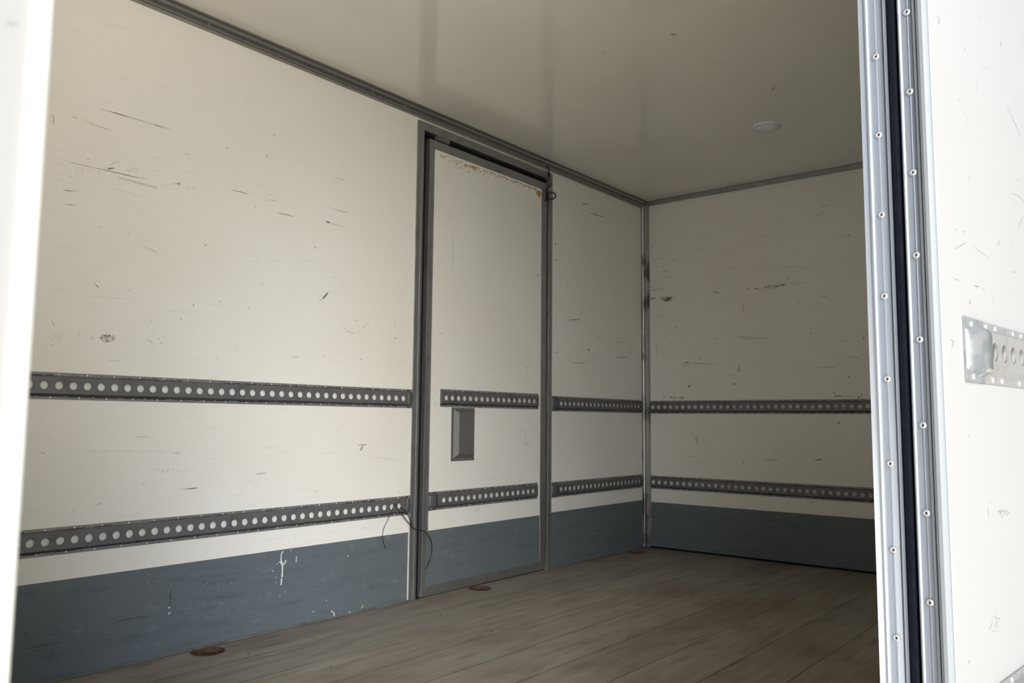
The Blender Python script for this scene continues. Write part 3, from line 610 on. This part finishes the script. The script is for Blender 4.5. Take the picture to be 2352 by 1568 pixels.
for q in (((LX0, LZ0), (LX0+fw, LZ1)), ((LX1-fw-.008, LZ0), (LX1, LZ1)), ((LX0+fw, LZ1-0.041), (LX1-fw-.008, LZ1)), ((LX0+fw, LZ0), (LX1-fw-.008, LZ0+0.044))):
    (x0, z0), (x1, z1) = q; b.box((x0, WY-0.004, z0), (x1, WY+0.026, z1), 'alu')
b.box((LX0, WY-0.007, LZ0), (LX0+0.008, WY-0.004, LZ1), 'alu'); b.box((LX0+fw-0.006, WY-0.006, LZ0+.04), (LX0+fw, WY-0.004, LZ1-.04), 'alu')
child(b, 'leaf_frame', bevel=0.0012)
b = MB(); PX0, PX1, PZ0, PZ1 = LX0+fw, LX1-fw-.008, LZ0+0.044, LZ1-0.041; yy = WY+0.0005
b.face([(PX0, yy, PZ0), (PX1, yy, PZ0), (PX1, yy, 0.300), (PX0, yy, 0.300)], 'blue'); b.face([(PX0, yy, 0.300), (PX1, yy, 0.300), (PX1, yy, PZ1), (PX0, yy, PZ1)], 'paint')
b.face([(PX0, yy+.02, PZ0), (PX1, yy+.02, PZ0), (PX1, yy+.02, PZ1), (PX0, yy+.02, PZ1)], 'gap')
mk = Marks(b, lambda x, y: hit(x, y, 1, yy), (0, -1, 0))
def edge_y(x): return 347+(x-1000)*0.368                 # lower edge of the leaf's top frame in the photograph
for _ in range(330):
    x = 1012+222*(random.random()**1.0); k = math.exp(-((x-1075)/75)**2)
    y = edge_y(x)+abs(random.gauss(0, 1))*(2.5+6*k)+1
    c = random.choice('tttop')
    mk.blob(x, y, random.uniform(.8, 2.6), random.uniform(.7, 1.8), c, 7)
for _ in range(22): 
    x = random.uniform(1065, 1095); mk.blob(x, edge_y(x)+random.uniform(3, 9), random.uniform(2, 4.5), random.uniform(1, 2.4), 'o', 7)
h = Vector((0, -1, 0))*0.0009
b.face([hit(x, y, 1, yy)+h for x, y in ((1230, 436), (1242, 440), (1242, 452), (1237, 453), (1233, 446))], 'tand')
mk.stroke([(1231, 629), (1243, 631)], 2, 'm'); mk.stroke([(1232, 634), (1241, 632)], 1.6, 'm')
for pts in ([(1091, 1166), (1092, 1175)], [(1097, 1166), (1097, 1175)], [(1098, 1166), (1101, 1167)], [(1100, 1169), (1098, 1171)]): mk.stroke(pts, 1.5, 'm')
for x, y in ((1015, 767), (1050, 767), (1062, 780), (1208, 845), (1212, 852), (1130, 843), (1150, 715), (1212, 715), (1057, 560), (1035, 495), (1068, 590), (1205, 600), (1003, 898), (1003, 925), (1060, 1040), (1200, 985), (1205, 1015), (1195, 1100)): mk.scatter(x, y, 5, 4, 4, random.choice('mf'), (1.5, 4))
mk.stroke([(1205, 985), (1211, 1022)], 2, 'f'); mk.stroke([(1210, 1018), (1215, 1024)], 2.5, 'm'); mk.stroke([(1040, 640), (1041, 520)], 1.6, 'f')
for _ in range(50):
    x, y = random.uniform(1002, 1232), random.uniform(470, 900); mk.stroke([(x, y), (x+random.uniform(1, 5), y+random.uniform(-.5, 3))], random.uniform(.7, 1.6), 'f')
for _ in range(40):
    x, y = random.uniform(985, 1230), random.uniform(1200, 1320); p = hit(x, y, 1, yy)
    if PZ0 < p.z < 0.29: mk.stroke([(x, y), (x+random.uniform(1, 10), y-random.uniform(0, 3))], random.uniform(.7, 1.6), random.choice('mfp'))
child(b, 'leaf_panel', fix=False)
# keeper in the gap above the leaf
b = MB(); p0, p1 = hit(1004, 316, 1, WY), hit(1032, 326, 1, WY); b.box((p0.x, WY-0.004, p0.z-0.012), (p1.x, WY+0.018, p0.z+0.012), 'plate'); child(b, 'keeper_plate', bevel=0.001)
# raised lock cover below the upper rail
b = MB(); cx0, cx1, cz0, cz1 = 2.9105, 3.0775, 0.6165, 0.8760
def lc(x0, x1, z0, z1, y): return [(x0, y, z0), (x1, y, z0), (x1, y, z1), (x0, y, z1)]
A, B_, C_, D_ = lc(cx0, cx1, cz0, cz1, WY), lc(cx0, cx1, cz0, cz1, WY-0.003), lc(cx0+.014, cx1-.014, cz0+.014, cz1-.010, WY-0.003), lc(cx0+.036, cx1-.020, cz0+.034, cz1-.022, WY-0.020)
for P, Q in ((A, B_), (B_, C_), (C_, D_)):
    for k in range(4): b.face([P[k], P[(k+1) % 4], Q[(k+1) % 4], Q[k]], 'plate')
b.face(D_, 'plate'); lk = child(b, 'lock_cover', label='raised grey metal lock cover')
for x, z in ((cx0+.007, cz0+.008), (cx1-.007, cz0+.008), (cx0+.007, cz1-.09), (cx1-.007, cz1-.06), (cx1-.007, cz1-.10), (cx0+.007, (cz0+cz1)/2), (cx1-.007, (cz0+cz1)/2)):
    put_rivet(RV_DOT, (x, WY-0.003, z), (0, -1, 0), lk)
UDL, WDL = (1, 0, 0), (0, -1, 0)
# (rails screwed to this leaf are parts of it)
def door_rail(x0, x1, zc, hole0, n, cap, parent, base):
    return make_rail(n, x1-x0, hole0-x0, Vector((x0, WY, zc))-Vector(base), UDL, WDL, parent=parent, cap=cap)
door_rail(2.830, 3.596, 0.921, 2.862, 17, [('end', 0.012)], d1, (DL, WY, 0))
door_rail(2.800, 3.592, 0.435, 2.857, 17, [('start', 0.05), ('end', 0.012)], d1, (DL, WY, 0))
# pale sealant bead down the left of the frame beside the kick band
b = MB(); b.box((DL-0.006, WY-0.004, 0.005), (DL, WY, BLUE_L+0.005), 'whiteseal')
struct(b.build('trim_4', bevel=0.0015), 'white sealant bead beside the kick band left of the small door frame', 'trim')

b = MB(); b.box((DL+0.01, WY-0.005, DT+0.0015), (DR-0.04, WY, DT+0.0095), 'whiteseal')
struct(b.build('trim_6', bevel=0.002), 'thin white sealant line between the small door frame and the cornice', 'trim')

# ------------------------------------------------------------------ lashing rails on the walls
def wall_rail(x0, x1, zc, hole0, cap, label):
    n = int((x1-0.012-hole0)/PITCH+0.72)
    r = make_rail(n, x1-x0, hole0-x0, (x0, WY, zc), UDL, WDL, cap=cap); tag(r, label, 'lashing rail', 'perforated lashing rails'); return r
st = 1.0552-PITCH*10
wall_rail(st-0.03, 2.618, 0.9112, st, [('end', 0.04)], 'long grey perforated rail on the left wall, upper of two left of the door')
st2 = 1.0552-PITCH*10-0.012
wall_rail(st2-0.03, 2.622, 0.4280, st2, [('end', 0.032)], 'long grey perforated rail with black wires hanging from it, left of the small door')
wall_rail(3.775, 4.735, 0.9135, 3.812, [('start', 0.05)], 'upper short dark perforated rail between the small door frame and the corner post')
wall_rail(3.775, 4.735, 0.4300, 3.815, [('start', 0.05)], 'short dark perforated rail just above the blue band, between door frame and corner post')
def front_rail(zc, label):
    y1 = WY-0.042; y0 = RY+0.03; n = int((y1-y0-0.03)/PITCH)
    r = make_rail(n, y1-y0, 0.02, (EX, y1, zc), (0, -1, 0), (-1, 0, 0)); tag(r, label, 'lashing rail', 'perforated lashing rails')
front_rail(0.911, 'perforated rail across the front wall, the upper one, with black grime at its middle')
front_rail(0.4225, 'perforated rail across the front wall, the lower one, just above the dark blue band')

# ------------------------------------------------------------------ doorway jamb (bright aluminium), rivets, seal
JX = OPR
b = MB()
# (depth x, y): seen from inside the opening, from the inner edge out to the seal
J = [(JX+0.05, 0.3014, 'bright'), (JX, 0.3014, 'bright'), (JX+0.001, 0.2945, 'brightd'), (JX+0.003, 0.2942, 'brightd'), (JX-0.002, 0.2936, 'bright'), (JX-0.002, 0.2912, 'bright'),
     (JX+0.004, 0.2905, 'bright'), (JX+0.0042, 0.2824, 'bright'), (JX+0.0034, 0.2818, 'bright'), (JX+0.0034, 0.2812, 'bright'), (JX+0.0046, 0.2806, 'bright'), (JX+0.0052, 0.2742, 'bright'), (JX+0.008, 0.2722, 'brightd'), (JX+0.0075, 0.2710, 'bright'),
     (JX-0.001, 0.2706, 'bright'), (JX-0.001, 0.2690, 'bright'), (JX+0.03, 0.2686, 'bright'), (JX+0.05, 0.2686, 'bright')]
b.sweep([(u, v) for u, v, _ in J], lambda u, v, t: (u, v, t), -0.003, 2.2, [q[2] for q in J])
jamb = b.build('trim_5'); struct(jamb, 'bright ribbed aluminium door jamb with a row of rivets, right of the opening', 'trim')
z = 1.295+0.1065*8
while z > 0.02: put_rivet(RV_BIG, (JX+0.0034, 0.2815, z), (-1, 0, 0), jamb); z -= 0.1062
b = MB()
prof = [(JX+0.05, 0.2684), (JX+0.009, 0.2684), (JX+0.006, 0.266), (JX+0.006, 0.262), (JX+0.009, 0.2588), (JX+0.05, 0.2588)]
b.sweep(prof, lambda u, v, t: (u, v, t), -0.003, 2.2, 'rubber'); sl = b.build('rubber_seal', jamb); sl['label'] = 'black rubber seal'

# ------------------------------------------------------------------ opened right door leaf, folded back along the outside
D = Vector((0.9934, -0.1150, 0)).normalized(); Nn = Vector((-D.y, D.x, 0))           # along the leaf, and back into its thickness
K = Vector((1.1054, 0.2199, 0))                                                      # front corner of the hinge edge
d2 = struct(empty('door_2', K), 'opened white door leaf folded back along the outside, with a silver perforated rail', 'door')
d2.rotation_euler = (0, 0, math.atan2(D.y, D.x)); LW, TH = 1.02, 0.0370; Z0, Z1 = -0.02, 2.24
# local frame of the leaf: x along, y into the thickness, z up
b = MB(); st = 0.0425
b.face([(st, 0.0004, 0.300), (LW-st, 0.0004, 0.300), (LW-st, 0.0004, Z1-.04), (st, 0.0004, Z1-.04)], 'leafskin')
b.face([(st, 0.0004, Z0+.04), (LW-st, 0.0004, Z0+.04), (LW-st, 0.0004, 0.300), (st, 0.0004, 0.300)], 'blue')
b.box((0.012, 0.020, Z0+0.01), (LW-0.012, 0.0215, Z1-0.01), 'outer')
d2m = Matrix.Translation(K) @ Matrix.Rotation(math.atan2(D.y, D.x), 4, 'Z'); d2i = d2m.inverted()
def onleaf(px, py):
    r = ray(px, py); o = d2i @ EYE; rl = d2i.to_3x3() @ r; return o+rl*((0.0004-o.y)/rl.y)
mk = Marks(b, onleaf, (0, -1, 0))
Z5 = lambda *p: [(2180+.2169*x, 380+.2169*y) for x, y in p]
for c, wd, *p in (('m', 2, (205, 165), (220, 105)), ('f', 2.4, (455, 85), (468, 108)), ('f', 3, (700, 140), (735, 158)), ('m', 1.6, (655, 285), (740, 325), (793, 385)), ('f', 1.8, (655, 340), (672, 372)), ('m', 1.5, (790, 530), (740, 620), (715, 690)), ('f', 1.4, (690, 770), (610, 930)), ('m', 2.2, (55, 890), (185, 808)), ('m', 1.4, (245, 840), (330, 915), (420, 985)), ('m', 2.4, (521, 782), (525, 848)), ('m', 3, (40, 1190), (100, 1218)), ('d', 2.6, (265, 1272), (315, 1290)), ('f', 3, (340, 1302), (385, 1312)), ('m', 3, (212, 1422), (225, 1475)), ('d', 2, (685, 1120), (690, 1140)), ('d', 2, (62, 670), (68, 690)), ('d', 2, (150, 692), (155, 712)), ('m', 2, (48, 830), (54, 850)), ('f', 1.4, (470, 1370), (455, 1480)), ('f', 1.4, (575, 1220), (610, 1310))): mk.stroke(Z5(*p), wd, c)
Z7 = lambda *p: [(2180+.2551*x, .2551*y) for x, y in p]
for c, wd, *p in (('m', 2.2, (135, 425), (145, 452)), ('m', 1.4, (75, 885), (102, 935)), ('f', 1.2, (105, 945), (160, 1060), (180, 1250)), ('m', 1.2, (510, 930), (570, 1060), (640, 1230)), ('f', 2, (246, 690), (248, 830)), ('m', 2.4, (460, 370), (468, 420)), ('m', 2, (318, 1242), (334, 1236)), ('f', 1.4, (300, 145), (345, 160))): mk.stroke(Z7(*p), wd, c)
mk.scatter(2180+.2551*325, .2551*615, 10, 9, 18, 'f', (1.5, 4)); mk.blob(2316, 124, 2, 1.6, 'm'); mk.blob(2281, 137, 1.6, 1.4, 'm'); mk.blob(2248, 40, 1.8, 2, 'm')
mk.scatter(2303, 1180, 15, 9, 34, 'm', (2, 6), -1.0); mk.scatter(2300, 1176, 10, 6, 14, 'f', (3, 7), -0.9); mk.stroke([(2268, 1163), (2270, 1190)], 1.4, 'm'); mk.stroke([(2274, 1146), (2273, 1155)], 2, 'm')
for p in ([(2277, 1414), (2295, 1420), (2296, 1428)], [(2279, 1426), (2276, 1438), (2271, 1445)], [(2285, 1428), (2287, 1440), (2297, 1440)], [(2288, 1418), (2290, 1436)], [(2275, 1447), (2284, 1450), (2290, 1446)]): mk.stroke(p, 1.6, 'm')
mk.stroke([(2225, 1514), (2226, 1524)], 2, 'd'); mk.blob(2288, 1398, 1.6, 2, 'm'); mk.blob(2225, 1000, 1.6, 2, 'd'); mk.scatter(2290, 1010, 50, 90, 14, 'f', (2, 4))
for _ in range(36):
    x, y = random.uniform(2225, 2350), random.uniform(10, 1560); mk.blob(x, y, random.uniform(.7, 1.5), random.uniform(.7, 1.8), random.choice('mff'), 6)
sk = b.build('leaf_panel', d2, fix=False)
# hinge-edge profile and the white edging strip on the inner face
b = MB(); q = lambda yy_, K_=0.2199: (yy_-K_)/0.9934
P2 = [(0.030, q(0.2574), 'brightd'), (0.004, q(0.2574), 'brightd'), (0.0032, q(0.2562), 'brightd'), (0.006, q(0.2556), 'brightd'), (0.0005, q(0.2552), 'bright'), (0.0005, q(0.2536), 'bright'), (0.0045, q(0.2528), 'bright'), (0.005, q(0.2453), 'bright'), (0.0040, q(0.2449), 'bright'), (0.0040, q(0.2443), 'brightd'), (0.0060, q(0.2440), 'brightd'), (0.0066, q(0.2386), 'brightd'), (0.0028, q(0.2380), 'bright'), (0.0028, q(0.2350), 'bright'), (0.006, q(0.2342), 'brightd'), (0.006, q(0.2334), 'brightd'), (0.0000, q(0.2328), 'blued'), (-0.0012, q(0.2295), 'blued'), (-0.0006, q(0.2255), 'blued'), (0.0012, q(0.2222), 'blued'), (0.0036, q(0.2204), 'blued')]
P2 += [(0.006, 0.0), (0.006, 0.010), (0.030, 0.012)]
mats = [t[2] for t in P2[:21]]+['bright']*3
b.sweep([(t[0], t[1]) for t in P2], lambda u, v, t: (u, v, t), Z0, Z1, mats)
hp = b.build('hinge_profile', d2); hp['label'] = 'bright aluminium hinge edge with rivets'
z = 1.352+0.107*7
while z > 0.02: put_rivet(RV_BIG, (0.0040, q(0.2446), z), (-1, 0, 0), hp); z -= 0.1072
b = MB(); b.box((0.0060, -0.0012, Z0), (st, 0.006, Z1), 'leafskin'); b.box((LW-st, -0.0012, Z0), (LW, TH*.5, Z1), 'leafskin'); b.box((st, -0.0012, Z0), (LW-st, .006, Z0+.04), 'leafskin'); b.box((st, -0.0012, Z1-.04), (LW-st, .006, Z1), 'leafskin')
es = b.build('edge_strip', d2, bevel=0.0008)
for zz in (0.07, 0.495, 0.918, 1.343, 1.768): put_rivet(RV_LEAF, (0.0375, -0.0012, zz), (0, -1, 0), es)
for zc, lab in ((0.9142, 'clean silver perforated rail with a worn end cap'), (0.4330, 'lower clean silver perforated rail')):
    r = make_rail(18, 0.80, 0.036, (0.1445, 0.0004, zc), (1, 0, 0), (0, -1, 0), m='railnew', depth=0.0125, cap=[('start', 0.075)], capm='railcap', rv=RV_LEAF, parent=d2, grime=False, every=0)
    r['label'] = lab

# ------------------------------------------------------------------ rusty lashing cups let into the floor
def make_cup():
    t = empty('lashing_cup'); I = lambda x, y, h: (x, y, h)
    b = MB(); r = CR
    b.lathe([(r+0.003, 0.0012), (r-0.002, 0.0016), (r-0.004, -0.004), (r*0.86, -0.014), (r*0.55, -0.019), (0.0001, -0.019)], I, 'rust', 36); b.build('cup', t)
    b = MB(); b.tube([(0.032*math.cos(a), 0.032*math.sin(a), -0.010+0.004*math.sin(a)) for a in [2*math.pi*k/24 for k in range(25)]], 0.0052, 'rust', 8); b.build('ring', t)
    b = MB(); b.box((-0.042, -0.009, -0.018), (-0.024, 0.009, -0.003), 'rust'); b.build('hinge_block', t, bevel=0.002)
    return t
cup0 = make_cup()
for (cx, cy), lab in zip(CUPS, ('large rusty brown lashing cup in the floor nearest the camera, at the blue kick band', 'rusty lashing cup in the floor in front of the small side door', 'dark rusty lashing cup in the floor by the corner post')):
    if cx == CUPS[0][0]: o = cup0
    else:
        o = cup0.copy(); COL.objects.link(o)
        for c in list(cup0.children): k = c.copy(); COL.objects.link(k); k.parent = o
    o.location = (cx, cy, 0); o.rotation_euler = (0, 0, random.uniform(-.4, .4)); tag(o, lab, 'lashing ring', 'rusty lashing cups along the left wall')

# ------------------------------------------------------------------ round lamp on the ceiling
lm = tag(empty('ceiling_lamp', (3.885, 1.516, H)), 'small round white lamp on the ceiling', 'lamp')
b = MB(); b.lathe([(0.070, 0), (0.071, -0.004), (0.068, -0.009), (0.058, -0.012), (0.0565, -0.010)], lambda x, y, h: (x, y, h), 'lamp', 40); b.build('housing', lm)
b = MB(); b.lathe([(0.0565, -0.0100), (0.053, -0.0150), (0.035, -0.0195), (0.0001, -0.021)], lambda x, y, h: (x, y, h), 'lamp', 40); b.build('lens', lm)
for a in (2.75, 0.65, -1.45):
    put_rivet(RV_DOT, (0.0625*math.cos(a), 0.0625*math.sin(a), -0.0108), (0, 0, -1), lm, 'screw')

# ------------------------------------------------------------------ black wires
def wl(px, py, off): return hit(px, py, 1, WY-off)
Z3p = lambda x, y, off: wl(600+.3828*x, 850+.3828*y, off)
cb = tag(empty('black_wires', Z3p(800, 806, 0.006)), 'thin black wires hanging from a hole of the lower rail beside the door frame', 'cable')
cb_loc = Vector(cb.location)
def wire(name, pts, r, parent, loc):
    b = MB(); b.tube([p-loc for p in smooth_path(pts, 6)], r, 'wire', 8); return b.build(name, parent)
wire('thick_wire', [Z3p(803, 806, 0.006), Z3p(806, 808, 0.016), Z3p(850, 872, 0.019), Z3p(905, 940, 0.018), Z3p(935, 957, 0.018), Z3p(985, 970, 0.020), Z3p(1014, 1010, 0.018), Z3p(1026, 1060, 0.014), Z3p(1012, 1140, 0.012), Z3p(986, 1196, 0.012)], 0.0022, cb, cb_loc)
wire('looped_wire', [Z3p(836, 822, 0.006), Z3p(838, 826, 0.016), Z3p(870, 850, 0.019), Z3p(893, 893, 0.019), Z3p(905, 938, 0.0145)], 0.0022, cb, cb_loc)
wire('thin_wire', [Z3p(800, 806, 0.006), Z3p(796, 812, 0.0165), Z3p(765, 885, 0.0165), Z3p(735, 950, 0.010), Z3p(728, 1000, 0.008), Z3p(733, 1030, 0.008), Z3p(746, 1066, 0.008)], 0.0012, cb, cb_loc)
Z4p = lambda x, y, off: wl(1200+.2126*x, 350+.2126*y, off)
ck = tag(empty('looped_cord', Z4p(280, 160, 0.03)), 'black cord ending in a round loop at the top right corner of the small door', 'cord'); ck_loc = Vector(ck.location)
wire('strand', [Z4p(262, 158, 0.022), Z4p(280, 162, 0.024), Z4p(288, 232, 0.020), Z4p(300, 300, 0.018), Z4p(304, 355, 0.018), Z4p(262, 400, 0.018), Z4p(256, 440, 0.016), Z4p(257, 515, 0.016)], 0.0040, ck, ck_loc)
wire('loop', [Z4p(310+50*math.cos(a), 467+38*math.sin(a), 0.017) for a in [math.pi+2*math.pi*k/20 for k in range(21)]], 0.0038, ck, ck_loc)
b = MB(); c0 = Z4p(288, 243, 0.018)-ck_loc; b.lathe([(0.0001, -0.013), (0.006, -0.011), (0.008, 0), (0.006, 0.011), (0.0001, 0.013)], lambda x, y, h: c0+Vector((x, y, h)), 'wire', 12); b.build('knot', ck)
b = MB(); c1 = Z4p(257, 505, 0.016)-ck_loc; b.lathe([(0.0001, -0.012), (0.006, -0.010), (0.006, 0.010), (0.0001, 0.012)], lambda x, y, h: c1+Vector((x, y, h)), 'wire', 10); b.build('ferrule', ck)
